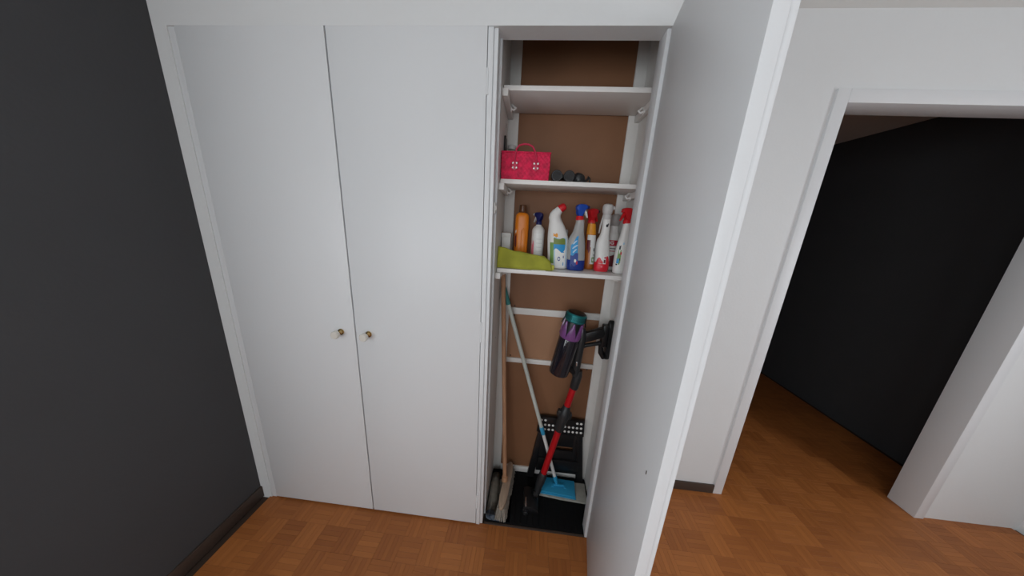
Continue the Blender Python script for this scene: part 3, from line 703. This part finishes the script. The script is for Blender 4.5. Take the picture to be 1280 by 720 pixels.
# ---------------------------------------------------------------- cordless vacuum
v = empty('vacuum_cleaner', (.36, .235, ZM), 'cordless stick vacuum with purple and teal body and red wand, hanging on the right', 'vacuum')
O = Vector((.36, .235, ZM))
def V(x, y, z): return Vector((x, y, z))-O
A0 = V(.392, .215, .955); A1 = V(.462, .215, 1.348); ax = (A1-A0).normalized(); LN = (A1-A0).length
def along(t): return A0+ax*(t*LN)
B().tube([along(.0), along(.012), along(.05), along(.6), along(.62)], [.050, .056, .0585, .0585, .056], 36).make('dust_bin', 'gloss', v)
for a in (3.9, 4.5):     # moulded ribs on the bin
    ux = ax.cross(Vector((0, 1, 0))).normalized(); uy = Vector((0, 1, 0)); off = (ux*math.cos(a)*-1+uy*math.sin(a))*.0582
    B().tube([along(.05)+off, along(.58)+off], .003, 8).make('rib', 'gloss', v)
B().tube([along(.60), along(.61), along(.64)], [.0585, .0605, .060], 36).make('bin_ring', 'purple', v)
B().tube([along(.62), along(.70), along(.86), along(.89)], [.0545, .054, .050, .048], 36).make('cyclone_core', 'black', v)
# purple petals around the cyclone
ux = ax.cross(Vector((0, 1, 0))).normalized(); uy = ax.cross(ux).normalized()
for k in range(7):
    a = 2*PI*k/7+.55; b = B(); rr = []
    for t, wd, ro in ((.63, .43, .061), (.68, .40, .0615), (.74, .28, .060), (.80, .16, .0575), (.85, .07, .055)):
        row = []
        for s in range(7):
            aa = a+wd*(s/6-.5)*2; row.append(along(t)+(ux*math.cos(aa)+uy*math.sin(aa))*(ro+.003*math.cos((s/6-.5)*PI)))
        for s in reversed(range(7)):
            aa = a+wd*(s/6-.5)*2; row.append(along(t)+(ux*math.cos(aa)+uy*math.sin(aa))*(ro-.006))
        rr.append(row)
    b.rings(rr).make('cyclone_petal', 'purple', v)
B().tube([along(.86), along(.875), along(.88), along(.965), along(.98)], [.054, .0575, .059, .058, .053], 40).make('filter_ring', 'teal', v)
fl = B()
for k in range(44):
    a = 2*PI*k/44; p = (ux*math.cos(a)+uy*math.sin(a)); q = (ux*math.cos(a+.12)+uy*math.sin(a+.12))
    fl.tube([along(.892)+p*.0591, along(.955)+q*.0586], .0011, 5)
fl_ = fl.make('grille_slots', 'black', v); fl_['kind'] = 'stuff'
B().tube([along(.97), along(.982), along(.992), along(.995)], [.050, .050, .045, .03], 36).make('top_cap', 'black', v)
for s in (-1, 1):    # small clips at the rim
    B().tube([along(.90)+ux*s*.056, along(.84)+ux*s*.064, along(.80)+ux*s*.068], .004, 8).make('clip', 'black', v)
# motor body beside the bin
B().tube([V(.512, .25, 1.235), V(.512, .25, 1.20), V(.504, .25, 1.10), V(.497, .25, .98), V(.505, .25, .93)], [.016, .024, .026, .027, .024], 20).make('motor_body', 'dark', v)
B().tube([V(.455, .235, .985), V(.48, .24, .965), V(.505, .25, .955)], .02, 14).make('elbow', 'black', v)
B().tube([V(.520, .252, .965), V(.516, .251, .93), V(.503, .25, .85), V(.500, .25, .838)], [.02, .027, .0265, .0235], 20).make('wand_coupling', 'dark', v)
B().box(-.004, .004, -.0015, .0015, -.014, .014, .001).make('emblem', 'steel', v, loc=V(.496, .2225, 1.02))
# handle arms running to the dock on the side wall
b = B(); b.prism([(.505-O.x, 1.165), (.512-O.x, 1.205), (.625-O.x, 1.250), (.64-O.x, 1.215), (.63-O.x, 1.190), (.515-O.x, 1.145)], .238-O.y, .275-O.y, 'Y', .006)
b.xf(Matrix.Translation((0, 0, -ZM))).make('battery_arm', 'black', v)
B().tube([V(.512, .262, 1.11), V(.54, .262, 1.125), V(.60, .266, 1.14), V(.645, .27, 1.15)], [.013, .012, .012, .016], 14).make('handle', 'black', v)
wt, wb_ = V(.500, .25, .845), V(.347, .208, .10); wd_ = wb_-wt
B().tube([wt, wt+wd_*.2], .0205, 20).make('wand_tube', 'redtube', v)
B().tube([wt+wd_*.175, wt+wd_*.20, wt+wd_*.235, wt+wd_*.27, wt+wd_*.33, wt+wd_*.405, wt+wd_*.42], [.022, .026, .035, .037, .029, .028, .023], 22).make('wand_joint', 'dark', v)
B().box(-.046, .046, -.017, .017, -.022, .022, .008, rot=Matrix.Rotation(.25, 3, 'Y')).make('joint_button', 'dark', v, loc=wt+wd_*.255)
B().tube([wt+wd_*.41, wt+wd_*.875], .0205, 20).make('wand_tube', 'redtube', v)
B().tube([wt+wd_*.86, wt+wd_*.87, wt+wd_*.95, wb_+Vector((-.004, 0, 0)), V(.336, .195, .05)], [.022, .0265, .027, .025, .02], 18).make('neck', 'dark', v)
B().tube([V(.305, .185, .045), V(.335, .192, .045)], .026, 18).make('swivel', 'black', v)
# floor head: long, running to the front
hd = B(); hd.prism([(.237, 0), (.345, 0), (.345, .016), (.325, .04), (.28, .052), (.247, .042), (.235, .02)], .085, .225, 'Y', .006)
hd.xf(Matrix.Translation((-O.x, -O.y, 0))).make('floor_head', 'black', v)
B().tube([V(.262, .082, ZM+.022), V(.262, .068, ZM+.022)], [.017, .015], 18).make('roller_cap', 'dark', v)
B().tube([V(.262, .0685, ZM+.020), V(.262, .066, ZM+.020)], .009, 14).make('roller_button', 'steel', v)
B().box(-.005, .005, -.03, .03, -.002, .002, .001).make('release_tab', 'steel', v, loc=V(.262, .118, ZM+.051))
# wall dock
dk = empty('wall_dock', (RI, .27, 1.04), 'black oval wall dock holding the vacuum on the right side of the closet', 'dock')
b = B(); out = []
for k in range(28):
    a = 2*PI*k/28; out.append((.034*math.cos(a)+.0, .128+.125*math.copysign(abs(math.sin(a))**.75, math.sin(a))))
b.prism(out, -.030, -.0006, 'X', .008); b.make('dock_plate', 'black', dk)
B().box(-.062, -.026, -.022, .022, .085, .225, .009).make('cradle', 'black', dk)
B().tube([(-.058, .0, .09), (-.05, 0, .045), (-.03, 0, .012)], [.012, .017, .015], 12).make('cradle_foot', 'black', dk)
B().tube([(-.031, -.004, .03), (-.0335, -.004, .03)], .0055, 10).make('screw', 'steel', dk)

# ---------------------------------------------------------------- bring the layout to metres
done = set()
for o in list(C.objects):
    if o.type not in {'MESH', 'EMPTY'}: continue
    o.location = o.location*SC
    if o.type == 'MESH' and o.data.name not in done:
        done.add(o.data.name); o.data.transform(Matrix.Scale(SC, 4))
